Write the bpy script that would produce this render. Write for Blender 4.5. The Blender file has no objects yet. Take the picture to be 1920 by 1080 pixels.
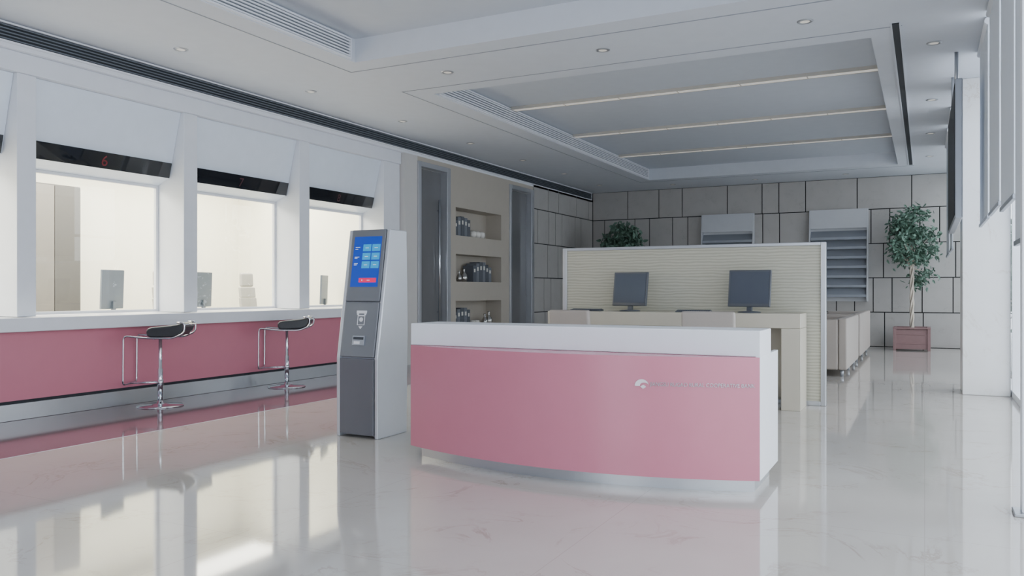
import bpy, math, random
from mathutils import Vector, Matrix
random.seed(7)
scene = bpy.context.scene
COL = scene.collection

# ------------------------------------------------------------------ colours / materials
def lin(c):
    c = c/255.0
    return c/12.92 if c <= 0.04045 else ((c+0.055)/1.055)**2.4
def rgb(r,g,b): return (lin(r),lin(g),lin(b),1.0)

def mat(name, col, rough=0.5, metal=0.0, var=0.04, scale=6.0, coat=0.0, bump=0.0, emit=None, es=0.0, spec=0.5):
    m = bpy.data.materials.new(name); m.use_nodes = True
    nt = m.node_tree; N = nt.nodes; L = nt.links
    b = N["Principled BSDF"]
    b.inputs["Roughness"].default_value = rough
    b.inputs["Metallic"].default_value = metal
    b.inputs["Specular IOR Level"].default_value = spec
    if coat: 
        b.inputs["Coat Weight"].default_value = coat
        b.inputs["Coat Roughness"].default_value = 0.05
    tc = N.new("ShaderNodeTexCoord"); nz = N.new("ShaderNodeTexNoise")
    nz.inputs["Scale"].default_value = scale; nz.inputs["Detail"].default_value = 4
    L.new(tc.outputs["Object"], nz.inputs["Vector"])
    mx = N.new("ShaderNodeMix"); mx.data_type = 'RGBA'
    mx.inputs[6].default_value = (col[0]*(1-var), col[1]*(1-var), col[2]*(1-var), 1)
    mx.inputs[7].default_value = (min(1,col[0]*(1+var)), min(1,col[1]*(1+var)), min(1,col[2]*(1+var)), 1)
    L.new(nz.outputs["Fac"], mx.inputs[0]); L.new(mx.outputs[2], b.inputs["Base Color"])
    if bump:
        bp = N.new("ShaderNodeBump"); bp.inputs["Strength"].default_value = bump
        L.new(nz.outputs["Fac"], bp.inputs["Height"]); L.new(bp.outputs[0], b.inputs["Normal"])
    if emit:
        b.inputs["Emission Color"].default_value = emit
        b.inputs["Emission Strength"].default_value = es
    return m

def glass_mat(name, tint=(1,1,1,1), f0=0.04, k=0.8):
    m = bpy.data.materials.new(name); m.use_nodes = True
    nt = m.node_tree; nt.nodes.clear(); N = nt.nodes; L = nt.links
    o = N.new("ShaderNodeOutputMaterial"); mx = N.new("ShaderNodeMixShader")
    t = N.new("ShaderNodeBsdfTransparent"); g = N.new("ShaderNodeBsdfGlossy"); f = N.new("ShaderNodeLayerWeight")
    t.inputs[0].default_value = tint; g.inputs["Roughness"].default_value = 0.0
    f.inputs[0].default_value = 0.5
    p=N.new("ShaderNodeMath"); p.operation='POWER'; p.inputs[1].default_value=5
    L.new(f.outputs["Facing"],p.inputs[0])
    a=N.new("ShaderNodeMath"); a.operation='MULTIPLY_ADD'; a.inputs[1].default_value=k; a.inputs[2].default_value=f0
    L.new(p.outputs[0],a.inputs[0])
    L.new(a.outputs[0], mx.inputs[0]); L.new(t.outputs[0], mx.inputs[1]); L.new(g.outputs[0], mx.inputs[2]); L.new(mx.outputs[0], o.inputs[0])
    return m

def marble(name, base, vein, scale=0.35, rough=0.06, joint=None, spec=0.5):
    m = bpy.data.materials.new(name); m.use_nodes = True
    nt = m.node_tree; N = nt.nodes; L = nt.links; b = N["Principled BSDF"]
    tc = N.new("ShaderNodeTexCoord")
    n1 = N.new("ShaderNodeTexNoise"); n1.inputs["Scale"].default_value = scale*2.4; n1.inputs["Detail"].default_value = 9
    n1.inputs["Distortion"].default_value = 1.2; n1.inputs["Roughness"].default_value = 0.62
    L.new(tc.outputs["Object"], n1.inputs["Vector"])
    r = N.new("ShaderNodeValToRGB"); e = r.color_ramp.elements
    e[0].position = 0.485; e[0].color = (0,0,0,1); e[1].position = 0.515; e[1].color = (0,0,0,1)
    k = r.color_ramp.elements.new(0.5); k.color = (1,1,1,1)
    L.new(n1.outputs["Fac"], r.inputs[0])
    n2 = N.new("ShaderNodeTexNoise"); n2.inputs["Scale"].default_value = scale*5; n2.inputs["Detail"].default_value = 7
    L.new(tc.outputs["Object"], n2.inputs["Vector"])
    mu = N.new("ShaderNodeMath"); mu.operation = 'MULTIPLY'
    r3 = N.new("ShaderNodeValToRGB"); r3.color_ramp.elements[0].position = 0.45; r3.color_ramp.elements[1].position = 0.7
    L.new(n2.outputs["Fac"], r3.inputs[0])
    L.new(r.outputs[0], mu.inputs[0]); L.new(r3.outputs[0], mu.inputs[1])
    mx0 = N.new("ShaderNodeMix"); mx0.data_type = 'RGBA'
    mx0.inputs[6].default_value = base
    mx0.inputs[7].default_value = (base[0]*0.88, base[1]*0.87, base[2]*0.86, 1)
    L.new(n2.outputs["Fac"], mx0.inputs[0])
    mx = N.new("ShaderNodeMix"); mx.data_type = 'RGBA'
    L.new(mx0.outputs[2], mx.inputs[6]); mx.inputs[7].default_value = vein
    L.new(mu.outputs[0], mx.inputs[0])
    out = mx.outputs[2]
    if joint:
        br = N.new("ShaderNodeTexBrick"); br.offset = 0.0
        br.inputs["Color1"].default_value = (0,0,0,1); br.inputs["Color2"].default_value = (0,0,0,1); br.inputs["Mortar"].default_value = (1,1,1,1)
        br.inputs["Scale"].default_value = 1.0; br.inputs["Mortar Size"].default_value = 0.0025
        br.inputs["Brick Width"].default_value = 1.6; br.inputs["Row Height"].default_value = 1.6
        L.new(tc.outputs["Object"], br.inputs["Vector"])
        m3 = N.new("ShaderNodeMix"); m3.data_type = 'RGBA'
        L.new(br.outputs["Color"], m3.inputs[0]); L.new(out, m3.inputs[6]); m3.inputs[7].default_value = joint
        out = m3.outputs[2]
    L.new(out, b.inputs["Base Color"])
    b.inputs["Roughness"].default_value = rough; b.inputs["Specular IOR Level"].default_value = spec
    return m

M = {}
M['white']   = mat('white_laminate', rgb(232,234,240), 0.35)
M['whitewall']= mat('white_paint', rgb(230,233,240), 0.55)
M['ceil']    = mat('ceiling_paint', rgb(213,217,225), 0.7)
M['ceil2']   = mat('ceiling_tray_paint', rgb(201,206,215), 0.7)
M['pink']    = mat('pink_laminate', rgb(196,122,141), 0.25, var=0.03)
M['pink2']   = mat('rose_laminate', rgb(206,126,144), 0.35, var=0.03)
M['steel']   = mat('brushed_steel', rgb(190,193,198), 0.3, 0.85)
M['steeld']  = mat('satin_aluminium', rgb(168,173,182), 0.38, 0.7)
M['frame']   = mat('pale_satin_metal', rgb(188,190,195), 0.3, 0.6)
M['chrome']  = mat('chrome', rgb(215,218,224), 0.08, 1.0)
M['beige']   = mat('beige_paint', rgb(184,176,164), 0.6)
M['cream']   = mat('cream_paint', rgb(246,243,228), 0.7)
M['desk']    = mat('sand_laminate', rgb(196,189,174), 0.35)
M['leather'] = mat('beige_leather', rgb(172,163,156), 0.45, bump=0.1, scale=40)
M['darkleather']= mat('dark_leather', rgb(44,46,50), 0.35, bump=0.05, scale=60)
M['black']   = mat('black_gloss', rgb(30,33,39), 0.03, spec=0.9)
M['tvblack'] = mat('tv_black', rgb(26,28,32), 0.45, spec=0.2)
M['dark']    = mat('dark_recess', rgb(40,44,50), 0.6)
M['duct']    = mat('duct_grey', rgb(104,110,118), 0.6)
M['joint']   = mat('dark_joint', rgb(34,34,36), 0.8)
M['kgrey']   = mat('grey_metal_panel', rgb(122,124,130), 0.32, 0.3)
M['kgrey2']  = mat('lower_grey_panel', rgb(108,110,117), 0.35, 0.3)
M['kside']   = mat('kiosk_side_silver', rgb(200,203,209), 0.28, 0.5)
M['monitor'] = mat('monitor_plastic', rgb(80,84,92), 0.35)
M['monback'] = mat('monitor_grey', rgb(98,106,118), 0.45)
M['lcd']     = mat('lcd_off', rgb(80,86,98), 0.12)
M['glass']   = glass_mat('clear_glass', (0.97,0.985,0.985,1), 0.03, 0.7)
M['glassout']= glass_mat('facade_glass', (0.97,0.985,1.0,1), 0.03, 0.4)
M['doorglass']= mat('dark_door_glass', rgb(112,112,114), 0.1, spec=0.5)
M['stone']   = marble('wall_stone', rgb(182,179,176), rgb(162,158,155), 0.8, 0.35)
M['pillar']  = marble('pillar_stone', rgb(236,236,236), rgb(206,200,194), 0.5, 0.25)
M['floor']   = marble('marble_floor', rgb(196,191,185), rgb(166,154,144), 0.42, 0.055, joint=rgb(178,171,165), spec=0.9)
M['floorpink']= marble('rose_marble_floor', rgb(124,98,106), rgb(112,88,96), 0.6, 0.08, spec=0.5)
M['binder']  = mat('slate_cloth', rgb(116,120,128), 0.6)
M['binder2'] = mat('charcoal_cloth', rgb(90,94,102), 0.6)
M['paper']   = mat('paper', rgb(222,220,212), 0.8)
M['ceramic'] = mat('glazed_ceramic', rgb(230,227,220), 0.12)
M['silverware']= mat('polished_pewter', rgb(180,178,175), 0.15, 0.9)
M['leaf']    = mat('leaf', rgb(92,120,104), 0.45, var=0.35, scale=5)
M['bark']    = mat('bark', rgb(206,196,182), 0.8, bump=0.4, scale=30, var=0.12)
M['soil']    = mat('soil', rgb(60,48,40), 0.95, bump=0.5, scale=40)
M['potwood'] = mat('red_brown_wood', rgb(138,108,108), 0.5, scale=12, var=0.1)
M['blind']   = mat('blind_fabric', rgb(218,225,235), 0.7)
M['red']     = mat('sign_red', rgb(118,30,38), 0.4)
M['reddark']  = mat('sign_red_dark', rgb(66,28,34), 0.4)  # deeper red for the last two counter numerals
M['blue']    = mat('screen_blue', rgb(10,60,160), 0.3, emit=rgb(8,56,165), es=0.6)
M['cyan']    = mat('screen_cyan', rgb(30,150,200), 0.3, emit=rgb(16,140,195), es=0.6)
M['mag']     = mat('screen_magenta', rgb(220,30,90), 0.3, emit=rgb(220,16,85), es=0.6)
M['swhite']  = mat('screen_white', rgb(230,240,250), 0.3, emit=rgb(225,235,250), es=0.5)
M['mark']    = mat('marking_white', rgb(232,232,236), 0.4)
M['letter']  = mat('lettering_silver', rgb(182,176,182), 0.25, 0.5)
M['embl']    = mat('emblem_silver', rgb(214,208,213), 0.25, 0.4)
M['lamp']    = mat('lamp_lens', rgb(200,200,196), 0.4, emit=rgb(255,246,230), es=0.4)
M['striplamp']= mat('strip_diffuser', rgb(236,232,224), 0.5, emit=rgb(255,248,236), es=0.3)
M['striphouse']= mat('strip_housing', rgb(194,190,182), 0.5)
M['rack']    = mat('rack_metal', rgb(206,208,213), 0.4, 0.1)
M['rackd']   = mat('rack_pocket', rgb(152,157,166), 0.35, 0.2)
M['cab']     = mat('taupe_cabinet', rgb(124,120,115), 0.5)
M['cabd']    = mat('grey_cabinet_door', rgb(90,88,86), 0.5)
M['pave']    = mat('outdoor_paving', rgb(228,229,231), 0.85, scale=2)
M['sfab']    = mat('grey_cushion', rgb(146,141,139), 0.8, bump=0.1, scale=50)
M['canopy']  = mat('frosted_canopy', rgb(228,236,247), 0.22)
M['chairw']  = mat('pale_grey_leather', rgb(172,169,163), 0.5)

def wavepanel():
    m = bpy.data.materials.new('ribbed_wood_panel'); m.use_nodes = True
    nt = m.node_tree; N = nt.nodes; L = nt.links; b = N["Principled BSDF"]
    tc = N.new("ShaderNodeTexCoord"); mp = N.new("ShaderNodeMapping")
    mp.inputs["Scale"].default_value = (0.3,1,1)
    w = N.new("ShaderNodeTexWave"); w.bands_direction = 'Z'; w.inputs["Scale"].default_value = 9
    w.inputs["Distortion"].default_value = 4.0; w.inputs["Detail"].default_value = 3; w.inputs["Detail Scale"].default_value = 1.2
    L.new(tc.outputs["Object"], mp.inputs[0]); L.new(mp.outputs[0], w.inputs["Vector"])
    mx = N.new("ShaderNodeMix"); mx.data_type = 'RGBA'
    mx.inputs[6].default_value = rgb(174,171,154); mx.inputs[7].default_value = rgb(198,195,180)
    L.new(w.outputs["Fac"], mx.inputs[0]); L.new(mx.outputs[2], b.inputs["Base Color"])
    bp = N.new("ShaderNodeBump"); bp.inputs["Strength"].default_value = 0.1; bp.inputs["Distance"].default_value = 0.01
    L.new(w.outputs["Fac"], bp.inputs["Height"]); L.new(bp.outputs[0], b.inputs["Normal"])
    b.inputs["Roughness"].default_value = 0.5
    return m
M['wave'] = wavepanel()

# ------------------------------------------------------------------ mesh builder
class MB:
    def __init__(s): s.v=[]; s.f=[]; s.m=[]; s.sm=[]
    def add(s, vs, fs, m=0, smooth=False):
        o=len(s.v); s.v += [tuple(v) for v in vs]
        for f in fs: s.f.append([i+o for i in f]); s.m.append(m); s.sm.append(smooth)
        return s
    def box(s,x0,x1,y0,y1,z0,z1,m=0):
        vs=[(x0,y0,z0),(x1,y0,z0),(x1,y1,z0),(x0,y1,z0),(x0,y0,z1),(x1,y0,z1),(x1,y1,z1),(x0,y1,z1)]
        return s.add(vs,[(0,3,2,1),(4,5,6,7),(0,1,5,4),(1,2,6,5),(2,3,7,6),(3,0,4,7)],m)
    def prism(s,poly,axis,a0,a1,m=0,msides=None):
        def P(p,a):
            return {'x':(a,p[0],p[1]),'y':(p[0],a,p[1]),'z':(p[0],p[1],a)}[axis]
        n=len(poly); vs=[P(p,a0) for p in poly]+[P(p,a1) for p in poly]
        area=sum(poly[i][0]*poly[(i+1)%n][1]-poly[(i+1)%n][0]*poly[i][1] for i in range(n))
        flip = (area<0) ^ (axis=='y')
        fl=[list(range(n))[::-1], [n+i for i in range(n)]]
        sides=[[i,(i+1)%n,n+(i+1)%n,n+i] for i in range(n)]
        allf=fl+sides
        if flip: allf=[f[::-1] for f in allf]
        o=len(s.v); s.v+=vs
        for k,f in enumerate(allf):
            s.f.append([i+o for i in f]); mm=m
            if msides is not None and k>=2: mm=msides[k-2]
            s.m.append(mm); s.sm.append(False)
        return s
    def cyl(s,cx,cy,z0,z1,r0,r1=None,n=24,m=0,axis='z'):
        r1=r0 if r1 is None else r1
        vs=[]
        for z,r in((z0,r0),(z1,r1)):
            for i in range(n):
                a=2*math.pi*i/n; p=(r*math.cos(a),r*math.sin(a))
                if axis=='z': vs.append((cx+p[0],cy+p[1],z))
                elif axis=='x': vs.append((z,cx+p[0],cy+p[1]))
                else: vs.append((cx+p[1],z,cy+p[0]))
        o=len(s.v); s.v+=vs
        s.f.append([o+i for i in range(n)][::-1]); s.m.append(m); s.sm.append(False)
        s.f.append([o+n+i for i in range(n)]); s.m.append(m); s.sm.append(False)
        for i in range(n):
            s.f.append([o+i,o+(i+1)%n,o+n+(i+1)%n,o+n+i]); s.m.append(m); s.sm.append(True)
        return s
    def lathe(s,prof,cx=0,cy=0,n=28,m=0):
        o=len(s.v); k=len(prof)
        for r,z in prof:
            for i in range(n):
                a=2*math.pi*i/n; s.v.append((cx+max(r,1e-4)*math.cos(a),cy+max(r,1e-4)*math.sin(a),z))
        for j in range(k-1):
            for i in range(n):
                s.f.append([o+j*n+i,o+j*n+(i+1)%n,o+(j+1)*n+(i+1)%n,o+(j+1)*n+i]); s.m.append(m); s.sm.append(True)
        s.f.append([o+i for i in range(n)][::-1]); s.m.append(m); s.sm.append(False)
        s.f.append([o+(k-1)*n+i for i in range(n)]); s.m.append(m); s.sm.append(False)
        return s
    def tube(s,pts,r,n=10,m=0,closed=False):
        P=[Vector(p) for p in pts]; k=len(P); o=len(s.v)
        up=None
        for i in range(k):
            if closed: t=(P[(i+1)%k]-P[i-1])
            else: t=P[min(i+1,k-1)]-P[max(i-1,0)]
            t.normalize()
            if up is None:
                up=Vector((0,0,1)) if abs(t.z)<0.9 else Vector((1,0,0))
            up=(up-t*up.dot(t)); 
            if up.length<1e-5: up=t.orthogonal()
            up.normalize(); sd=t.cross(up)
            rr=r[i] if isinstance(r,(list,tuple)) else r
            for j in range(n):
                a=2*math.pi*j/n; s.v.append(tuple(P[i]+up*rr*math.cos(a)+sd*rr*math.sin(a)))
        for i in range(k if closed else k-1):
            for j in range(n):
                a=o+i*n+j; b=o+i*n+(j+1)%n; i2=(i+1)%k
                s.f.append([a,o+i2*n+j,o+i2*n+(j+1)%n,b]); s.m.append(m); s.sm.append(True)
        if not closed:
            s.f.append([o+j for j in range(n)]); s.m.append(m); s.sm.append(False)
            s.f.append([o+(k-1)*n+j for j in range(n)][::-1]); s.m.append(m); s.sm.append(False)
        return s
    def mesh(s,name,mats):
        me=bpy.data.meshes.new(name); me.from_pydata(s.v,[],s.f)
        for mm in mats: me.materials.append(mm)
        me.polygons.foreach_set('material_index',s.m); me.polygons.foreach_set('use_smooth',s.sm)
        me.update(); return me

def fillet(pts,r,n=5):
    P=[Vector(p) for p in pts]; out=[P[0]]
    for i in range(1,len(P)-1):
        a,b,c=P[i-1],P[i],P[i+1]; d1=(a-b); d2=(c-b)
        rr=min(r,d1.length*0.45,d2.length*0.45); p=b+d1.normalized()*rr; q=b+d2.normalized()*rr
        for k in range(n+1):
            t=k/n; out.append(p*(1-t)**2+b*2*t*(1-t)+q*t*t)
    out.append(P[-1]); return out

def mk(name,mb,mats,bevel=0.0,segs=2,parent=None,loc=(0,0,0),rot=(0,0,0),subsurf=0,label=None,cat=None,kind=None,group=None):
    if not isinstance(mats,(list,tuple)): mats=[mats]
    o=bpy.data.objects.new(name, mb.mesh(name,mats)); COL.objects.link(o)
    o.location=loc; o.rotation_euler=rot
    if parent is not None: o.parent=parent
    if bevel>0:
        b=o.modifiers.new('bevel','BEVEL'); b.width=bevel; b.segments=segs; b.limit_method='ANGLE'; b.angle_limit=math.radians(40)
        b.harden_normals=False
    if subsurf:
        q=o.modifiers.new('sub','SUBSURF'); q.levels=subsurf; q.render_levels=subsurf
    if label: o['label']=label
    if cat: o['category']=cat
    if kind: o['kind']=kind
    if group: o['group']=group
    return o
def root(name,loc,rotz=0,label='',cat='',group=None):
    e=bpy.data.objects.new(name,None); COL.objects.link(e); e.empty_display_size=0.1
    e.location=loc; e.rotation_euler=(0,0,rotz); e['label']=label; e['category']=cat
    if group: e['group']=group
    return e
def copy_thing(o,loc,rotz=None,label=None):
    n=o.copy(); COL.objects.link(n); n.location=loc
    if rotz is not None: n.rotation_euler=(0,0,rotz)
    if label: n['label']=label
    def rec(src,dst):
        for c in src.children:
            k=c.copy(); COL.objects.link(k); k.parent=dst
            rec(c,k)
    rec(o,n)
    return n
def S(name,mb,mats,**k): return mk(name,mb,mats,kind='structure',**k)

H=3.95; TZ=4.22
# ------------------------------------------------------------------ floor
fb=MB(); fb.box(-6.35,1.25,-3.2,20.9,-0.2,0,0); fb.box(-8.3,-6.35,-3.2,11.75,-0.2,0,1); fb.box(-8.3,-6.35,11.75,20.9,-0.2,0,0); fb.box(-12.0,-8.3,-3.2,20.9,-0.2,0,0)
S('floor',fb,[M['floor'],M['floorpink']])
S('trim_1',MB().box(-6.36,-6.345,-3,11.75,0,0.0015),M['steeld'])
g=MB().box(1.3,40,-30,60,-0.25,-0.05); g.box(-30,1.3,-30,-3.25,-0.25,-0.05)
mk('paving',g,M['pave'],kind='structure')

# ------------------------------------------------------------------ ceiling with two trays
cb=MB()
cb.box(-8.7,-5.9,-3.2,20.9,H,TZ,0); cb.box(-0.5,1.25,-3.2,20.9,H,TZ,0)
cb.box(-5.9,-0.5,7.6,9.3,H,TZ,0); cb.box(-5.9,-0.5,18.9,20.9,H,TZ,0); cb.box(-5.9,-0.5,-3.2,-2.0,H,TZ,0)
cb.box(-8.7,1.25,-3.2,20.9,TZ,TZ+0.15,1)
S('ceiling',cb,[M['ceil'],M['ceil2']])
tn=[2]
def trim(x0,x1,y0,y1,z0,z1,m):
    S('trim_%d'%tn[0],MB().box(x0,x1,y0,y1,z0,z1),m); tn[0]+=1
gl=mat('groove_grey',rgb(150,156,166),0.7)
for (x0,x1,y0,y1) in ((-6.215,-6.2,9.0,19.2),(-6.2,-0.2,9.0,9.015),(-6.2,-0.2,19.185,19.2),(-6.215,-6.2,-2.3,7.93),(-6.2,-0.2,7.915,7.93)):
    trim(x0,x1,y0,y1,H-0.004,H,gl)
trim(-0.29,-0.225,8.9,19.0,H-0.012,H,M['dark'])
trim(-0.305,-0.29,8.88,19.02,H-0.016,H,M['ceil']); trim(-0.225,-0.21,8.88,19.02,H-0.016,H,M['ceil'])
def grille(name,x,y0,y1,z0,z1,n,label,back,slat,fill):
    r=root(name,(x,y0,z0),0,label,'air vent')
    L=y1-y0; h=z1-z0
    fr=MB(); t=0.018
    fr.box(0,0.03,0,L,0,t); fr.box(0,0.03,0,L,h-t,h); fr.box(0,0.03,0,t,t,h-t); fr.box(0,0.03,L-t,L,t,h-t)
    mk('frame',fr,M['white'],parent=r)
    mk('duct_back',MB().box(0,0.004,t,L-t,t,h-t),back,parent=r)
    sl=MB(); p=(h-2*t)/n
    for i in range(n):
        z=t+(i+0.5)*p
        sl.box(0.006,0.024,t,L-t,z-p*fill/2,z+p*fill/2)
    mk('slats',sl,slat,parent=r)
    return r
grille('air_vent',-5.899,9.4,18.8,H+0.01,H+0.25,6,'long white linear air vent with thin slats in recessed ceiling',M['duct'],M['white'],0.5)
grille('air_vent',-5.899,-1.9,7.5,H+0.01,H+0.25,6,'long white linear air vent with thin slats in recessed ceiling',M['duct'],M['white'],0.5)
S('trim_%d'%tn[0],MB().box(-8.6,-8.05,-3,20.7,3.70,H),M['white']); tn[0]+=1
grille('air_vent',-8.049,-2.5,20.6,3.74,H-0.01,5,'very long dark linear air grille along the wall top',M['dark'],M['duct'],0.35)

sr=root('ceiling_light_strip',(-5.86,11.6,TZ),0,'slim pale linear ceiling light spanning the recessed ceiling','ceiling light','linear lights in the recessed ceiling')
W=5.34
hb=MB(); hb.box(0,W,-0.08,-0.06,-0.045,0); hb.box(0,W,0.06,0.08,-0.045,0); hb.box(0,W,-0.06,0.06,-0.008,0)
for i in range(1,6): hb.box(i*W/6-0.008,i*W/6+0.008,-0.06,0.06,-0.046,-0.03)
mk('housing',hb,M['striphouse'],parent=sr)
mk('diffuser',MB().box(0.01,W-0.01,-0.06,0.06,-0.043,-0.008),M['striplamp'],parent=sr)
for y in (14.15,16.7): copy_thing(sr,(-5.86,y,TZ))

dl=root('recessed_downlight',(-7.28,8.44,H),0,'small round recessed ceiling spotlight with metal ring','ceiling light','recessed ceiling spotlights')
rb=MB(); nn=28
prof=[(0.045,-0.002),(0.05,-0.009),(0.07,-0.009),(0.078,-0.001)]
for j in range(len(prof)):
    for i in range(nn):
        a=2*math.pi*i/nn; rb.v.append((prof[j][0]*math.cos(a),prof[j][0]*math.sin(a),prof[j][1]))
for j in range(len(prof)-1):
    for i in range(nn):
        rb.f.append([j*nn+i,(j+1)*nn+i,(j+1)*nn+(i+1)%nn,j*nn+(i+1)%nn]); rb.m.append(0); rb.sm.append(True)
mk('ring',rb,M['frame'],parent=dl)
mk('lens',MB().cyl(0,0,-0.005,-0.001,0.046,n=24),M['lamp'],parent=dl)
pts=[(-5.16,8.44),(-3.16,8.44),(-1.05,8.44)]
pts+=[(-7.28,y) for y in (6.32,10.57,12.7,14.83,16.96,19.2)]
pts+=[(0.09,y) for y in (8.1,9.8,12.7,15.4,18.0)]
pts+=[(x,19.9) for x in (-5.6,-3.6,-1.6)]
for p in pts: copy_thing(dl,(p[0],p[1],H))

# ------------------------------------------------------------------ left (teller) wall
colsY=[(2.98,3.18),(5.05,5.25),(7.12,7.33),(9.20,9.42),(11.28,11.75)]
wb=MB()
for a,b in colsY: wb.box(-8.66,-8.15,a,b,1.035,3.5)
wb.box(-8.66,-8.12,-3,11.75,3.5,3.70)
wb.box(-8.66,-8.15,-3,2.98,1.035,3.5)
wb.box(-8.66,-8.15,11.65,11.75,0,1.035)
S('wall_teller',wb,M['whitewall'],bevel=0.006)
for k in range(4):
    y0=colsY[k][1]+0.002; y1=colsY[k+1][0]-0.002
    w=MB()
    w.prism([(-8.2,3.498),(-8.40,2.70),(-8.60,2.62),(-8.64,2.62),(-8.64,3.498)],'y',y0,y1)
    wo=S('window_%d'%(k+1),w,M['canopy'],bevel=0.004)
    f=MB(); t=0.035
    f.box(-8.645,-8.60,y0,y1,2.585,2.618); f.box(-8.645,-8.60,y0,y1,1.037,1.07); f.box(-8.645,-8.60,y0,y0+t,1.07,2.585); f.box(-8.645,-8.60,y1-t,y1,1.07,2.585)
    mk('frame',f,M['white'],parent=wo,bevel=0.003)
    mk('pane',MB().box(-8.628,-8.620,y0+t,y1-t,1.07,2.585),M['glass'],parent=wo)
    ang=math.atan2(0.20,0.798)
    sgn=root('number_sign',(-8.40,y0+0.02,2.70),0,'black glossy counter number sign band reading %d in red'%(5+k),'sign','counter number signs')
    Ls=y1-y0-0.04
    mk('panel',MB().box(0.002,0.022,0,Ls,0.002,0.19),M['black'],parent=sgn,rot=(0,ang,0),bevel=0.003)
    cu=bpy.data.curves.new('num','FONT'); cu.body=str(5+k); cu.size=0.17; cu.align_x='CENTER'; cu.extrude=0.002
    to=bpy.data.objects.new('num',cu); COL.objects.link(to)
    bpy.context.view_layer.update()
    me=bpy.data.meshes.new_from_object(to.evaluated_get(bpy.context.evaluated_depsgraph_get()))
    bpy.data.objects.remove(to)
    for v in me.vertices:
        x,y,z=v.co; v.co=(0.0245+z, Ls*0.5+x, 0.035+y)
    me.materials.clear(); me.materials.append(M['red'] if k<2 else M['reddark'])
    no=bpy.data.objects.new('numeral',me); COL.objects.link(no); no.parent=sgn; no.rotation_euler=(0,ang,0)
r=root('teller_counter',(-8.1,-3,0),0,'long teller counter with white worktop, rose front and steel plinth','counter')
Lc=11.59+3
mk('worktop',MB().box(-0.9,0.12,0,Lc,0.89,1.03),M['white'],parent=r,bevel=0.008)
mk('front_panel',MB().box(-0.1,0.0,0,Lc,0.20,0.888),M['pink2'],parent=r)
mk('reveal',MB().box(-0.1,-0.02,0,Lc,0.17,0.198),M['dark'],parent=r)
mk('plinth',MB().box(-0.12,-0.008,0,Lc,0.0,0.168),M['steel'],parent=r,bevel=0.004)

S('wall_service_back',MB().box(-11.95,-11.8,-3.2,20.9,0,3.95),M['cream'])
S('wall_service_end',MB().box(-11.8,-8.67,11.6,11.75,0,3.4),M['cream'])
S('ceiling_service',MB().box(-11.8,-8.66,-3.2,11.75,3.4,3.5),M['cream'])
S('wall_service_near',MB().box(-11.8,-8.67,-3.2,-3.05,0,3.4),M['cream'])
cbn=root('tall_cabinet',(-11.79,6.75,0),0,'tall taupe storage cabinet standing against the cream wall','cabinet')
mk('body',MB().box(0,0.5,0,1.2,0,2.85),M['cabd'],parent=cbn,bevel=0.006)
mk('door',MB().box(0.502,0.52,0.01,0.78,0.06,2.83),M['cab'],parent=cbn,bevel=0.003)
mk('door',MB().box(0.502,0.52,0.79,1.19,0.06,2.83),M['cabd'],parent=cbn,bevel=0.003)

# ------------------------------------------------------------------ niche wall with doors
nb=MB(); X=-8.05
nb.box(-8.6,X,11.76,12.15,0,3.70,1)
nb.box(-8.6,X,12.15,13.25,3.62,3.70)
nb.box(-8.6,X,13.25,13.48,0,3.70); nb.box(-8.6,X,15.36,15.73,0,3.70)
for z0,z1 in ((0,0.58),(1.10,1.475),(2.01,2.37),(2.91,3.70)): nb.box(-8.6,X,13.48,15.36,z0,z1)
nb.box(-8.6,-8.42,13.48,15.36,0.58,2.91)
nb.box(-8.6,X,15.73,16.95,3.62,3.70)
S('wall_niche',nb,[M['beige'],mat('pale_stone_paint',rgb(206,203,200),0.5)])
def door(n,y0,y1,hy):
    f=MB(); t=0.09; z=3.615
    f.box(-8.35,-8.02,y0+0.003,y0+t,0,z); f.box(-8.35,-8.02,y1-t-0.04,y1-0.003,0,z); f.box(-8.35,-8.02,y0+t,y1-t-0.04,z-t,z)
    o=S('door_%d'%n,f,M['frame'],bevel=0.006)
    p=mk('door_leaf',MB().box(-8.20,-8.17,y0+t+0.004,y1-t-0.044,0.01,z-t-0.005),M['doorglass'],parent=o)
    h=MB(); h.cyl(-8.12,hy,0.7,3.0,0.022,n=14); h.cyl(hy,0.9,-8.17,-8.12,0.012,n=10,axis='x'); h.cyl(hy,2.8,-8.17,-8.12,0.012,n=10,axis='x')
    mk('handle',h,M['chrome'],parent=p)
door(1,12.15,13.25,13.0); door(2,15.73,16.95,15.95)

# ------------------------------------------------------------------ stone walls
def stone(name,axis,a0,a1,plane,sgn,seed):
    rnd=random.Random(seed); b=MB()
    if axis=='x': b.box(a0-0.3,a1,plane,plane+0.2,0,H,1)
    else: b.box(plane-0.2,plane,a0,a1,0,H,1)
    rows=[0,0.8,1.6,2.4,3.2,H]; gp=0.011
    seq=[[0.8,0.45,0.75,0.4,0.95],[0.40,0.62,0.40,0.40,0.62],[0.62,0.40,0.85,0.40,0.62],[0.40,0.62,0.40,0.40,0.85],[1.15,0.85,0.40,0.62,1.15]]
    for i in range(5):
        z0,z1=rows[i]+gp,rows[i+1]-gp
        x=a0; first=True; q=rnd.randrange(5)
        while x<a1-0.02:
            w = seq[i][q%5]; q+=1
            if rnd.random()<0.2: q+=1
            if first: w*=rnd.uniform(0.5,1); first=False
            if a1-(x+w)<0.3: w=a1-x
            if axis=='x': b.box(x+gp,x+w-gp,plane-0.025,plane,z0,z1,0)
            else: b.box(plane,plane+0.025,x+gp,x+w-gp,z0,z1,0)
            x+=w
    S(name,b,[M['stone'],M['joint']])
stone('wall_back','x',-8.05,1.0,20.75,-1,11)
stone('wall_side','y',16.96,20.72,-8.075,1,5)
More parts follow.
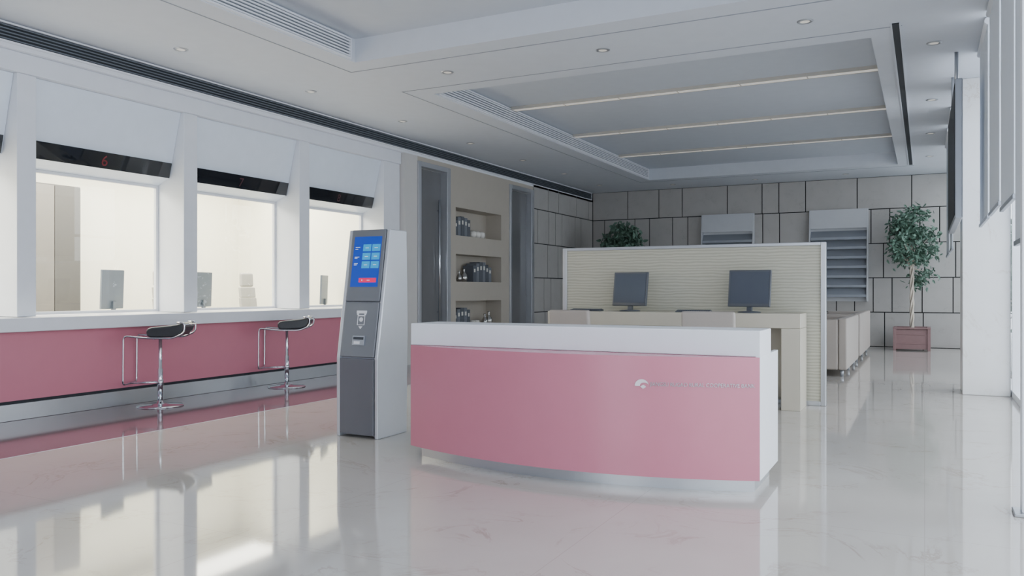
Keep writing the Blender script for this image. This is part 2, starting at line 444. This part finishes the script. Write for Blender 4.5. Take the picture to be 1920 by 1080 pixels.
S('wall_corner',MB().box(-8.6,-8.28,16.96,20.9,0,3.70),M['beige'])

# ------------------------------------------------------------------ right glazed wall and front glazing
wn=[5]
def wbay_y(x,y0,y1):
    f=MB(); t=0.04
    f.box(x,x+0.12,y0,y0+t,0,H-0.002); f.box(x,x+0.12,y1-t,y1,0,H-0.002); f.box(x,x+0.12,y0+t,y1-t,0,0.08); f.box(x,x+0.12,y0+t,y1-t,H-0.09,H-0.002); f.box(x+0.02,x+0.10,y0+t,y1-t,2.6,2.66)
    o=S('window_%d'%wn[0],f,M['white']); wn[0]+=1
    mk('pane',MB().add([(x+0.06,y0+t,0.08),(x+0.06,y0+t,H-0.09),(x+0.06,y1-t,H-0.09),(x+0.06,y1-t,0.08)],[(0,1,2,3)]),M['glassout'],parent=o)
def wbay_x(y,x0,x1):
    f=MB(); t=0.04
    f.box(x0,x0+t,y,y+0.12,0,H-0.002); f.box(x1-t,x1,y,y+0.12,0,H-0.002); f.box(x0+t,x1-t,y,y+0.12,0,0.08); f.box(x0+t,x1-t,y,y+0.12,H-0.09,H-0.002)
    o=S('window_%d'%wn[0],f,M['white']); wn[0]+=1
    mk('pane',MB().add([(x0+t,y+0.06,0.08),(x0+t,y+0.06,H-0.09),(x1-t,y+0.06,H-0.09),(x1-t,y+0.06,0.08)],[(0,1,2,3)]),M['glassout'],parent=o)
ys=[-3.05,-0.1,2.7,5.6,8.6,11.6,14.6,17.6,20.7]
for a,b in zip(ys[:-1],ys[1:]): wbay_y(0.95,a+0.003,b-0.003)
S('wall_front_unseen',MB().box(-8.6,-3.2,-3.2,-3.05,0,H).box(-1.4,0.94,-3.2,-3.05,0,H),M['whitewall'])  # unseen solid bays behind the camera, shaped to cut light on the desk front
wbay_x(-3.18,-3.19,-1.41)
S('wall_pillar',MB().box(0.42,0.94,11.62,12.3,0,H),M['pillar'],bevel=0.01)
pp=root('steel_post',(0.55,5.56,0),0,'slim square white metal post from floor to ceiling','post')
mk('shaft',MB().box(-0.05,0.05,-0.05,0.05,0.02,H-0.02),M['white'],parent=pp,bevel=0.004)
mk('base_plate',MB().box(-0.09,0.09,-0.09,0.09,0,0.02),M['steel'],parent=pp,bevel=0.004)
mk('top_plate',MB().box(-0.08,0.08,-0.08,0.08,H-0.02,H),M['steel'],parent=pp,bevel=0.004)

def blind(x,y0,y1,zb):
    L=y1-y0
    r=root('window_blind',(x,y0,H),0,'pale grey-blue fabric roller blind half lowered at the window','blind','roller blinds at the glazing')
    mk('fabric',MB().box(-0.004,0.004,0.01,L-0.01,zb-H+0.03,-0.03),M['blind'],parent=r)
    mk('bottom_bar',MB().box(-0.014,0.014,0,L,zb-H,zb-H+0.035),M['steeld'],parent=r,bevel=0.004)
    mk('roller',MB().cyl(0,-0.035,0,L,0.034,n=18,axis='y'),M['white'],parent=r)
for x,a,b,z in ((0.55,5.72,6.45,1.60),(0.55,6.52,7.6,1.93),(0.55,7.75,8.9,2.0),(0.55,9.1,10.4,2.0),(0.36,13.3,14.7,1.9),(0.36,15.0,16.8,1.9)): blind(x,a,b,z)

tv=root('wall_television',(0.28,9.6,2.05),0,'large flat black television hung from the ceiling in a silver frame','television')
mk('housing',MB().box(0,0.07,0,2.6,0,1.45),M['steeld'],parent=tv,bevel=0.01)
mk('display',MB().box(-0.004,0.001,0.04,2.56,0.04,1.41),M['tvblack'],parent=tv)
for yy in (0.7,1.9): mk('hanger',MB().cyl(0.035,yy,1.45,H-2.05,0.02,n=12),M['steel'],parent=tv)

# ------------------------------------------------------------------ reception desk
def arcy(x,inset=0): return 5.05+inset+0.27*((x+2.255)/1.325)**2
XL,XR=-3.59,-0.93
rd=root('reception_desk',(-2.255,5.5,0),0,'curved reception desk with pink front, white top and steel plinth','reception desk')
def shift(mb,dx,dy,dz=0):
    mb.v=[(a-dx,b-dy,c-dz) for a,b,c in mb.v]; return mb
n=40
def arcpoly(x0,x1,inset,yb):
    return [(x0+(x1-x0)*i/n, arcy(x0+(x1-x0)*i/n,inset)) for i in range(n+1)]+[(x1,yb),(x0,yb)]
b=MB().prism(arcpoly(XL+0.032,XR-0.032,0.02,6.0),'z',0.09,0.87)
mk('body',shift(b,-2.255,5.5),M['white'],parent=rd)
b=MB()
pts=[(XL+(XR-0.004-XL)*i/n) for i in range(n+1)]
poly=[(x,arcy(x)) for x in pts]+[(x,arcy(x)+0.018) for x in pts[::-1]]
b.prism(poly,'z',0.09,0.875)
mk('front_panel',shift(b,-2.255,5.5),M['pink'],parent=rd)
b=MB(); poly=[(x,arcy(x)+0.0185) for x in pts]+[(pts[-1],5.42),(pts[0],5.42)]
b.prism(poly,'z',0.8705,0.875)
mk('ledge',shift(b,-2.255,5.5),M['pink'],parent=rd)
mk('side_panel',shift(MB().box(XR-0.03,XR,arcy(XR)+0.0,6.01,0.09,0.88),-2.255,5.5),M['white'],parent=rd,bevel=0.003)
mk('side_panel',shift(MB().box(XL,XL+0.03,arcy(XL)+0.02,6.01,0.09,0.88),-2.255,5.5),M['white'],parent=rd,bevel=0.003)
b=MB().box(XL,XR,5.325,5.72,0.876,1.045)
mk('transaction_top',shift(b,-2.255,5.5),M['white'],parent=rd,bevel=0.006)
b=MB().prism(arcpoly(XL+0.05,XR-0.05,0.10,5.95),'z',0,0.09)
mk('plinth',shift(b,-2.255,5.5),M['steel'],parent=rd)
def text_mesh(body,size,ext=0.0015,align='LEFT'):
    cu=bpy.data.curves.new('t','FONT'); cu.body=body; cu.size=size; cu.extrude=ext; cu.align_x=align
    to=bpy.data.objects.new('t',cu); COL.objects.link(to); bpy.context.view_layer.update()
    me=bpy.data.meshes.new_from_object(to.evaluated_get(bpy.context.evaluated_depsgraph_get()))
    bpy.data.objects.remove(to); return me
me=text_mesh("JIANGSU RUGAO RURAL COOPERATIVE BANK",0.036)
mxw=max(v.co.x for v in me.vertices); sc=0.63/mxw
for v in me.vertices:
    x=-1.59+v.co.x*sc; v.co=(x+2.255, arcy(x)-0.003-v.co.z-5.5, 0.682+v.co.y)
me.materials.clear(); me.materials.append(M['letter'])
o=bpy.data.objects.new('lettering',me); COL.objects.link(o); o.parent=rd; o['label']='raised silver bank name lettering'
b=MB(); k=20; ES=0.85
def lp(x,z,dy): 
    X0=-1.642+x*ES; return (X0+2.255, arcy(X0)-dy-5.5, 0.682+z*ES)
vs=[]; fs=[]
for i in range(k+1):
    a=math.pi*(1.02-0.92*i/k)
    ro=0.052; ri=0.024+0.018*abs(i/k)**1.5
    vs+= [lp(ro*math.cos(a), ro*0.95*math.sin(a),0.005), lp(0.010+ri*math.cos(a),ri*0.8*math.sin(a)-0.002,0.005)]
for i in range(k): fs.append((2*i,2*i+1,2*i+3,2*i+2))
b.add(vs,fs)
b.add([lp(0.012,0.008,0.005),lp(-0.012,-0.008,0.005),lp(0.010,-0.024,0.005),lp(0.034,-0.008,0.005)],[(0,1,2,3)])
o=mk('emblem',b,M['embl'],parent=rd); sm=o.modifiers.new('s','SOLIDIFY'); sm.thickness=0.003

# ------------------------------------------------------------------ kiosk
kx,ky=-4.70,5.80
kk=root('self_service_kiosk',(kx,ky,0),0,'grey and white self-service kiosk with lit blue touchscreen','kiosk')
Wk=0.45; kn=0.70; tl=0.19; al=math.atan2(tl,1.85-kn)
def side(x0,x1):
    return MB().prism([(-0.01,0),(-0.01,kn),(tl-0.01,1.85),(0.44,1.85),(0.46,1.0),(0.44,0)],'x',x0,x1)
mk('side_panel',side(0,0.035),M['kside'],parent=kk,bevel=0.008)
mk('side_panel',side(Wk-0.035,Wk),M['kside'],parent=kk,bevel=0.008)
cs=MB().prism([(0.02,0.02),(0.02,kn),(tl+0.02,1.84),(0.42,1.84),(0.42,0.02)],'x',0.036,Wk-0.036)
mk('cabinet_body',cs,M['steeld'],parent=kk)
mk('lower_door',MB().box(0.04,Wk-0.04,-0.016,0.018,0.03,kn+0.0),M['kgrey2'],parent=kk,bevel=0.006)
SL=math.hypot(tl,1.85-kn)
mp_=mk('card_panel',MB().box(0.04,Wk-0.04,-0.016,0.018,0.012,0.50),M['kgrey'],parent=kk,loc=(0,0,kn),rot=(-al,0,0),bevel=0.006)
sp=mk('screen_panel',MB().box(0.04,Wk-0.04,-0.016,0.018,0.51,SL),M['kgrey'],parent=kk,loc=(0,0,kn),rot=(-al,0,0),bevel=0.006)
u=MB(); y0,y1=-0.019,-0.016
x0,x1,z0,z1=0.075,Wk-0.075,0.64,1.10
u.box(x0,x1,y0,y1,z0,z1,0)
for rr in range(3):
    for cc in range(2):
        u.box(x0+0.105+cc*0.10,x0+0.193+cc*0.10,y0-0.001,y0,z1-0.135-rr*0.078,z1-0.072-rr*0.078,1)
u.box(x0+0.09,x1-0.02,y0-0.001,y0,z0+0.04,z0+0.08,2)
for z,wd in ((z1-0.10,0.05),(z1-0.118,0.03),(z1-0.19,0.05),(z1-0.20,0.03),(z1-0.25,0.04),(z1-0.262,0.03)): u.box(x0+0.02,x0+0.02+wd,y0-0.001,y0,z,z+0.005,3)
for rr in range(3):
    for cc in range(2):
        zc=z1-0.105-rr*0.078; xc=x0+0.149+cc*0.10
        u.box(xc-0.018,xc+0.018,y0-0.0015,y0-0.001,zc-0.002,zc+0.003,3)
u.box(x0+0.12,x0+0.13,y0-0.0015,y0-0.001,z0+0.055,z0+0.065,3); u.box(x0+0.18,x0+0.21,y0-0.0015,y0-0.001,z0+0.057,z0+0.062,3)
mk('display',u,[M['blue'],M['cyan'],M['mag'],M['swhite']],parent=sp)
u=MB(); xc=0.235; y0=-0.0185
u.box(xc-0.055,xc+0.055,y0,-0.016,0.40,0.425); u.box(xc-0.05,xc-0.03,y0,-0.016,0.385,0.40); u.box(xc+0.03,xc+0.05,y0,-0.016,0.385,0.40)
u.box(xc-0.04,xc-0.034,y0,-0.016,0.30,0.385); u.box(xc+0.034,xc+0.04,y0,-0.016,0.30,0.385); u.box(xc-0.04,xc+0.04,y0,-0.016,0.295,0.30)
u.box(xc-0.03,xc+0.03,y0,-0.016,0.375,0.385); u.cyl(xc,0.345,y0,-0.016,0.02,n=18,axis='y')
u.prism([(xc-0.022,0.285),(xc+0.022,0.285),(xc,0.26)],'y',y0,-0.016)
mk('printer_symbol',u,M['mark'],parent=mp_)
u=MB(); u.box(xc-0.065,xc+0.065,-0.030,-0.016,0.115,0.20,0); u.box(xc-0.055,xc+0.055,-0.032,-0.030,0.165,0.188,1); u.box(xc-0.045,xc+0.02,-0.033,-0.030,0.125,0.15,2)
mk('card_slot',u,[M['steeld'],M['black'],M['mark']],parent=mp_,bevel=0.002)

# ------------------------------------------------------------------ stools
def stool(loc,rz):
    r=root('bar_stool',loc,rz,'chrome bar stool with dark leather seat on a round base','stool','bar stools at the teller counter')
    mk('base',MB().lathe([(0.245,0.0),(0.25,0.006),(0.245,0.012),(0.10,0.022),(0.035,0.035),(0.03,0.06)],n=48),M['chrome'],parent=r)
    mk('pole',MB().lathe([(0.028,0.055),(0.028,0.42),(0.02,0.425),(0.02,0.765),(0.04,0.778)],n=24),M['chrome'],parent=r)
    top=[(0.075,0.885),(0.03,0.895),(-0.06,0.903),(-0.16,0.912),(-0.24,0.925),(-0.285,0.945)]
    bot=[(-0.315,0.94),(-0.325,0.90),(-0.31,0.85),(-0.27,0.805),(-0.20,0.785),(0.04,0.778),(0.085,0.795),(0.095,0.85)]
    sb=MB().prism(top+bot,'y',-0.175,0.175)
    mk('seat',sb,M['darkleather'],parent=r,bevel=0.02,segs=4)
    w=0.186
    fr=MB()
    P=[(-0.25,-w,0.945),(-0.33,-w,0.945),(-0.33,-w,0.83),(-0.20,-w,0.772),(0.10,-w,0.775),(0.33,-w,0.80),(0.335,-w,0.26),(0.335,w,0.26),(0.33,w,0.80),(0.10,w,0.775),(-0.20,w,0.772),(-0.33,w,0.83),(-0.33,w,0.945),(-0.25,w,0.945)]
    fr.tube(fillet(P,0.05,6),0.010,n=10)
    fr.tube([(-0.333,-w,0.92),(-0.333,w,0.92)],0.009)
    fr.tube([(0.0,-w,0.770),(0.0,w,0.770)],0.01)
    mk('frame',fr,M['chrome'],parent=r)
    fs=MB(); fs.tube([(0.02,0,0.27),(0.335,0,0.262)],0.011); fs.lathe([(0.036,0.24),(0.036,0.30)],n=20)
    mk('footrest_bar',fs,M['chrome'],parent=r)
    return r
s1=stool((-7.68,6.38,0),math.radians(180+30))
copy_thing(s1,(-7.69,8.43,0),math.radians(180+32))

# ------------------------------------------------------------------ partition screen and long desk
ps=root('partition_screen',(-4.2,9.74,0),0,'freestanding partition with ribbed beige panel in a silver frame','partition')
Wp=3.21; Hp=1.85
f=MB(); t=0.055; f.box(0,t,0,0.09,0,Hp); f.box(Wp-t,Wp,0,0.09,0,Hp); f.box(t,Wp-t,0,0.09,Hp-t*0.7,Hp); f.box(t,Wp-t,0,0.09,0,0.05)
mk('frame',f,M['frame'],parent=ps,bevel=0.006)
mk('panel',MB().box(t,Wp-t,0.02,0.07,0.05,Hp-t*0.7),M['wave'],parent=ps)
ld=root('office_desk',(-4.17,9.2,0),0,'long sand-coloured desk with thick top and block legs','desk')
Wd=2.98; Dd=0.5
mk('top',MB().box(0,Wd,0,Dd,0.89,1.05),M['desk'],parent=ld,bevel=0.006)
for x in (0,1.4,Wd-0.2): mk('leg',MB().box(x,x+0.2,0,Dd,0,0.888),M['desk'],parent=ld,bevel=0.004)
mk('modesty_panel',MB().box(0.2,Wd-0.2,Dd-0.06,Dd-0.03,0.1,0.888),M['desk'],parent=ld)

def monitor(name,loc,rz,w,h,tilt,label,group,lcd,body):
    r=root(name,loc,rz,label,'monitor',group)
    mk('base',MB().lathe([(0.125,0),(0.13,0.006),(0.11,0.014),(0.04,0.02)],n=32),body,parent=r)
    nk=MB(); nk.prism([(-0.01,0.015),(0.03,0.015),(0.035,0.16),(0.01,0.16)],'x',-0.03,0.03)
    mk('neck',nk,body,parent=r,bevel=0.005)
    hz=MB(); hz.box(-w/2,w/2,-0.02,0.012,0,h)
    hs=mk('housing',hz,body,parent=r,loc=(0,-0.01,0.065),rot=(-tilt,0,0),bevel=0.008)
    mk('display',MB().box(-w/2+0.02,w/2-0.02,-0.0225,-0.0195,0.035,h-0.02),lcd,parent=hs)
    return r
gm='monitors on the long desk'
monitor('computer_monitor',(-3.19,9.45,1.051),math.radians(-12),0.47,0.41,math.radians(8),'dark grey flat monitor tilted back on the sand desk',gm,M['lcd'],M['monitor'])
monitor('computer_monitor',(-1.77,9.42,1.051),math.radians(-8),0.485,0.42,math.radians(8),'dark grey flat monitor tilted back on the sand desk',gm,M['lcd'],M['monitor'])
def keyboard(loc,rz):
    r=root('keyboard',loc,rz,'dark computer keyboard lying on the desk','keyboard','keyboards on the long desk')
    mk('case',MB().prism([(-0.07,0),(0.07,0),(0.07,0.022),(-0.07,0.01)],'x',-0.2,0.2),M['monitor'],parent=r,bevel=0.003)
    kb=MB()
    for i in range(15):
        for j in range(5):
            x=-0.19+i*0.0255; y=-0.058+j*0.0245; z=0.011+0.012*(y+0.07)/0.14
            kb.box(x,x+0.021,y,y+0.02,z,z+0.007)
    mk('keys',kb,M['binder2'],parent=r)
keyboard((-3.72,9.36,1.051),0.0); keyboard((-2.38,9.33,1.051),0.1)

def task_chair(loc,rz,m,topz,seatz,label,w=0.5,headrest=False,grp='office chairs'):
    r=root('office_chair',loc,rz,label,'chair',grp)
    sb=MB()
    for i in range(5):
        a=2*math.pi*i/5; c,s=math.cos(a),math.sin(a)
        sb.tube([(0,0,0.11),(0.28*c,0.28*s,0.075)],[0.025,0.015],n=8)
        sb.cyl(0.28*c,0.28*s,0.0,0.055,0.026,n=12)
    sb.cyl(0,0,0.08,0.14,0.035,n=16)
    mk('star_base',sb,M['steel'],parent=r)
    mk('gas_column',MB().cyl(0,0,0.13,seatz-0.07,0.022,n=16),M['chrome'],parent=r)
    mk('seat',MB().box(-w/2+0.01,w/2-0.01,-0.24,0.24,seatz-0.07,seatz+0.03),m,parent=r,bevel=0.03,segs=4)
    if not headrest:
        bk=MB().prism([(-0.24,seatz+0.04),(-0.18,seatz+0.04),(-0.22,topz),(-0.29,topz)],'x',-w/2,w/2)
        mk('backrest',bk,m,parent=r,bevel=0.025,segs=4)
        for sx in (-1,1):
            ar=MB()
            ar.tube(fillet([(sx*(w/2-0.03),0.1,seatz-0.05),(sx*(w/2+0.03),0.1,seatz+0.02),(sx*(w/2+0.03),0.12,seatz+0.2),(sx*(w/2+0.03),-0.2,seatz+0.2),(sx*(w/2-0.02),-0.235,seatz+0.12)],0.05),0.013,n=8)
            mk('armrest',ar,M['steel'],parent=r)
    else:
        bk=MB(); k=4; z0=seatz+0.04; hh=(topz-0.24-z0)/k
        for i in range(k):
            za=z0+i*hh; yb=-0.18-0.03*i
            bk.prism([(yb-0.07,za),(yb,za),(yb-0.03,za+hh-0.003),(yb-0.10,za+hh-0.003)],'x',-0.17+0.01*i,0.17-0.01*i)
        mk('backrest',bk,m,parent=r,bevel=0.016,segs=4)
        mk('headrest',MB().prism([(-0.38,topz-0.235),(-0.30,topz-0.235),(-0.32,topz),(-0.39,topz)],'x',-0.12,0.12),m,parent=r,bevel=0.034,segs=5)
task_chair((-3.5,8.62,0),math.radians(-6),M['leather'],1.085,0.56,'beige leather office chair with square low backrest',w=0.50)
task_chair((-1.97,8.5,0),math.radians(3),M['leather'],1.09,0.56,'beige leather office chair with square low backrest',w=0.54)
gw='white office chairs behind the teller glass'
for x,y,rz in ((-9.9,10.15,-105),(-9.95,8.5,-100),(-10.3,5.2,-90)):
    task_chair((x,y,0),math.radians(rz),M['chairw'],1.60,0.62,'white leather office chair with headrest behind teller glass',headrest=True,grp=gw)
gt='monitors behind the teller glass'
S('trim_%d'%tn[0],MB().box(-9.55,-9.02,-3,11.55,0.96,1.0),M['cream']); 
tn[0]+=1
S('trim_%d'%tn[0],MB().box(-9.06,-9.02,-3,11.55,0.0,0.958),M['cream']); tn[0]+=1
for y,rz in ((6.98,-72),(8.44,-75),(11.1,-64),(4.7,-80)):
    monitor('computer_monitor',(-9.28,y,1.002),math.radians(rz),0.44,0.50,math.radians(2),'grey monitor standing on the inner teller worktop',gt,M['lcd'],M['monback'])

# ------------------------------------------------------------------ books and ornaments in the niches
def book(y,z,w,h,d,m,grp=''):
    b=MB(); t=0.006
    b.box(-t,0,0,w,0,h,0); b.v=[]; b.f=[]; b.m=[]; b.sm=[]
    b.box(-t,0,0,w,0,h,0); b.box(-d,-t,0,t,0,h,0); b.box(-d,-t,w-t,w,0,h,0); b.box(-d+0.01,-t,t,w-t,0.006,h-0.008,1)
    b.box(0,0.002,w*0.25,w*0.75,h*0.6,h*0.8,1)
    mk('book',b,[m,M['paper']],loc=(-8.12,y,z),label='slate grey box file standing upright in the wall niche',cat='book',group=grp)
def books(y,z,spec,grp):
    for i,(w,h) in enumerate(spec):
        book(y,z,w,h,0.24,M['binder'] if i%2 else M['binder2'],grp); y+=w+0.012
books(13.56,2.371,[(0.10,0.30),(0.12,0.37),(0.11,0.39),(0.12,0.37),(0.10,0.34)],'box files in the top niche')
books(14.28,1.476,[(0.12,0.33),(0.12,0.38),(0.12,0.41),(0.12,0.41),(0.11,0.36),(0.12,0.31)],'box files in the middle niche')
books(13.54,0.581,[(0.10,0.30),(0.12,0.36),(0.12,0.38),(0.12,0.38),(0.10,0.34)],'box files in the bottom niche')
def bowl(y,z,s,m,kind):
    if kind=='votive':
        pr=[(0.03,0),(0.05,0.01),(0.065,0.05),(0.06,0.09),(0.045,0.11),(0.04,0.108),(0.052,0.085),(0.055,0.05),(0.04,0.02),(0.0,0.015)]
        nm,lb,ct='votive_bowl','small glazed white round bowl in the wall niche','bowl'
    else:
        pr=[(0.04,0),(0.055,0.01),(0.075,0.07),(0.06,0.13),(0.025,0.18),(0.022,0.22),(0.035,0.25),(0.03,0.25),(0.015,0.22),(0.0,0.2)]
        nm,lb,ct='vase','small polished pewter bottle vase in the wall niche','vase'
    mk(nm,MB().lathe([(r*s,zz*s) for r,zz in pr]),m,loc=(-8.17,y,z),label=lb,cat=ct,group='ornaments in the wall niches')
for y in (14.34,14.52,14.70): bowl(y,2.371,1.25,M['ceramic'],'votive')
bowl(13.80,1.476,0.85,M['silverware'],'vase'); bowl(13.99,1.476,1.05,M['silverware'],'vase')
for y in (14.35,14.5): bowl(y,0.581,1.1,M['ceramic'],'votive')
bowl(14.85,0.581,0.95,M['silverware'],'vase'); bowl(15.02,0.581,1.15,M['silverware'],'vase')

# ------------------------------------------------------------------ brochure racks on the back wall
def rack(x0,z0,w,h):
    r=root('brochure_rack',(x0,20.72,z0),0,'tall silver brochure rack with slanted pockets on the stone wall','rack','brochure racks on the stone wall')
    mk('backboard',MB().box(0.03,w-0.03,-0.03,-0.002,0,h),M['rack'],parent=r,bevel=0.004)
    sp=[(-0.002,0),(-0.30,0),(-0.30,0.15),(-0.10,h),(-0.002,h)]
    for a in (0,w-0.03): mk('side_frame',MB().prism(sp,'x',a,a+0.03),M['rack'],parent=r,bevel=0.004)
    mk('header',MB().prism([(-0.16,1.72),(-0.10,h),(-0.085,h),(-0.145,1.72)],'x',0.03,w-0.03),M['rack'],parent=r)
    k=7
    for i in range(k):
        z=0.12+i*0.225; yo=-0.27+0.17*(z/h)
        p=MB().prism([(yo,z),(yo+0.012,z),(yo+0.14,z+0.20),(yo+0.128,z+0.20)],'x',0.035,w-0.035)
        p.box(0.035,w-0.035,yo-0.015,yo+0.10,z-0.02,z); p.box(0.035,w-0.035,yo-0.022,yo-0.012,z-0.02,z+0.04)
        mk('pocket',p,M['rackd'],parent=r)
    return r
rk=rack(-2.47,1.05,1.3,2.17)
copy_thing(rk,(-5.06,20.72,1.05))

# ------------------------------------------------------------------ sofas
def sofa(loc,L,label):
    r=root('sofa',loc,0,label,'sofa','sofas in the waiting area')
    D=0.85; Hs=0.88; lg=0.10
    mk('base',MB().box(-D+0.02,-0.13,0.13,L-0.13,lg,0.34),M['leather'],parent=r,bevel=0.02,segs=3)
    mk('backrest',MB().box(-0.125,0,0.0,L,lg,Hs),M['leather'],parent=r,bevel=0.025,segs=3)
    mk('armrest',MB().box(-D,-0.128,0,0.125,lg,Hs-0.02),M['leather'],parent=r,bevel=0.025,segs=3)
    mk('armrest',MB().box(-D,-0.128,L-0.125,L,lg,Hs-0.02),M['leather'],parent=r,bevel=0.025,segs=3)
    nc=2 if L<2.6 else 3; cw=(L-0.27)/nc
    for i in range(nc):
        mk('seat_cushion',MB().box(-D+0.02,-0.29,0.135+i*cw,0.135+(i+1)*cw-0.006,0.345,0.48),M['sfab'],parent=r,bevel=0.03,segs=3)
        mk('back_cushion',MB().box(-0.285,-0.13,0.135+i*cw,0.135+(i+1)*cw-0.006,0.485,0.84),M['sfab'],parent=r,bevel=0.03,segs=3)
    for x in (-D+0.08,-0.08):
        for y in (0.08,L/2,L-0.08): mk('leg',MB().cyl(x,y,0,lg,0.024,0.03,n=16),M['steeld'],parent=r)
sofa((-1.04,13.2,0),2.35,'beige leather two-seat sofa with grey cushions and metal legs')
sofa((-1.04,16.1,0),2.9,'beige leather three-seat sofa with grey cushions and metal legs')

# ------------------------------------------------------------------ potted trees
def foliage_mesh(cz,rx,rz,nleaf,size,seed,ncl=46):
    rnd=random.Random(seed); b=MB(); cl=[]
    while len(cl)<ncl:
        p=Vector((rnd.uniform(-1,1),rnd.uniform(-1,1),rnd.uniform(-1,1)))
        if 0.25<p.length<0.95:
            cl.append(Vector((p.x*rx,p.y*rx,cz+p.z*rz)))
    for i in range(nleaf):
        c=cl[i%ncl]; s=rx*0.27
        p=c+Vector((rnd.gauss(0,s*0.6),rnd.gauss(0,s*0.6),rnd.gauss(0,s*0.6)))
        d=Vector((rnd.uniform(-1,1),rnd.uniform(-1,1),rnd.uniform(-1.2,0.3))).normalized()
        sd=d.cross(Vector((rnd.uniform(-1,1),rnd.uniform(-1,1),rnd.uniform(-1,1)))).normalized(); nrm=d.cross(sd)
        L=size*rnd.uniform(0.7,1.2); w=L*0.24
        b.add([p,p+d*L*0.35+sd*w-nrm*w*0.3,p+d*L*0.75+sd*w*0.6-nrm*w*0.3,p+d*L,p+d*L*0.75-sd*w*0.6-nrm*w*0.3,p+d*L*0.35-sd*w-nrm*w*0.3,p+d*L*0.5],
              [(0,1,6),(1,2,6),(2,3,6),(3,4,6),(4,5,6),(5,0,6)],0,False)
    return b,cl
def tree(loc,cz,rx,rz,nleaf,seed,label,tr0=0.45,size=0.12):
    r=root('potted_ficus',loc,0,label,'plant')
    f,cl=foliage_mesh(cz,rx,rz,nleaf,size,seed)
    mk('foliage',f,M['leaf'],parent=r)
    t=MB(); top=cz-rz*0.55
    for k in range(3):
        pts=[]
        for i in range(40):
            z=tr0+(top-tr0)*i/39; a=2*math.pi*(k/3)+ (z-tr0)*7.5
            pts.append((0.028*math.cos(a),0.028*math.sin(a),z))
        t.tube(pts,0.020,n=8)
    for c in cl[::2]:
        t.tube([(0,0,top-0.05),(c.x*0.35,c.y*0.35,(top+c.z)/2),tuple(c)],[0.016,0.010,0.004],n=6)
    mk('trunk',t,M['bark'],parent=r)
    w=0.335
    p=MB(); h=0.46
    p.box(-w,w,-w,-w+0.03,0.03,h); p.box(-w,w,w-0.03,w,0.03,h); p.box(-w,-w+0.03,-w+0.03,w-0.03,0.03,h); p.box(w-0.03,w,-w+0.03,w-0.03,0.03,h); p.box(-w+0.03,w-0.03,-w+0.03,w-0.03,0.03,0.06)
    for sx in (-1,1):
        for sy in (-1,1): p.box(sx*w-0.03,sx*w+0.03,sy*w-0.03,sy*w+0.03,0,h+0.01)
    for zz in (0.14,0.34): p.box(-w-0.008,w+0.008,-w-0.008,-w,zz,zz+0.02)
    p.box(-w-0.035,w+0.035,-w-0.035,-w+0.04,h+0.01,h+0.04); p.box(-w-0.035,w+0.035,w-0.04,w+0.035,h+0.01,h+0.04)
    p.box(-w-0.035,-w+0.04,-w+0.04,w-0.04,h+0.01,h+0.04); p.box(w-0.04,w+0.035,-w+0.04,w-0.04,h+0.01,h+0.04)
    mk('planter',p,M['potwood'],parent=r,bevel=0.005)
    mk('soil',MB().box(-w+0.032,w-0.032,-w+0.032,w-0.032,0.062,h-0.03),M['soil'],parent=r)
tree((-0.25,19.95,0),2.29,0.54,0.84,2500,3,'ball-topped ficus tree with braided trunk in red-brown wooden planter',size=0.115)
tree((-6.75,19.3,0),2.42,0.52,0.62,2000,9,'bushy ficus tree in wooden planter behind the partition',size=0.14)
for i,(x,y,s) in enumerate(((2.6,16,1.0),(3.3,20,1.3),(2.5,24,1.2),(4.5,28,1.6))):
    f,cl=foliage_mesh(1.5*s,1.0*s,1.15*s,1500,0.32,40+i,ncl=60)
    r=root('shrub',(x,y,-0.05),0,'dense dark green shrub growing outside the glazing','shrub','shrubs outside the glazing')
    mk('foliage',f,M['leaf'],parent=r)
    t=MB(); t.tube([(0,0,0),(0.03,0.02,0.8*s),(0,0,1.5*s)],[0.08,0.06,0.03],n=10)
    for c in cl[::4]: t.tube([(0,0,0.6*s),tuple(c)],[0.04,0.01],n=6)
    mk('trunk',t,M['bark'],parent=r)

# ------------------------------------------------------------------ lights
w=bpy.data.worlds.new('sky'); scene.world=w; w.use_nodes=True
bg=w.node_tree.nodes['Background']; bg.inputs[0].default_value=(0.86,0.93,1.0,1); bg.inputs[1].default_value=4.5
def area(name,loc,rot,sx,sy,power,col,portal=False):
    l=bpy.data.lights.new(name,'AREA'); l.shape='RECTANGLE'; l.size=sx; l.size_y=sy; l.energy=power; l.color=col
    if portal: l.cycles.is_portal=True
    o=bpy.data.objects.new(name,l); COL.objects.link(o); o.location=loc; o.rotation_euler=rot; return o
area('service_light',(-10.3,4.3,3.38),(0,0,0),1.6,14,1100,(1.0,0.95,0.85))
area('window_portal',(1.15,8.85,1.97),(0,math.radians(90),0),3.9,23.7,1,(1,1,1),True)
area('front_portal',(-2.3,-3.3,1.97),(math.radians(90),0,0),1.8,3.9,1,(1,1,1),True)

cam=bpy.data.cameras.new('cam'); cam.lens=28.6; cam.sensor_width=36; cam.shift_y=0.0026; cam.clip_start=0.05
co=bpy.data.objects.new('camera',cam); COL.objects.link(co); co.location=(0,0,1.3); co.rotation_euler=(math.radians(90),0,math.radians(26.896))
scene.camera=co
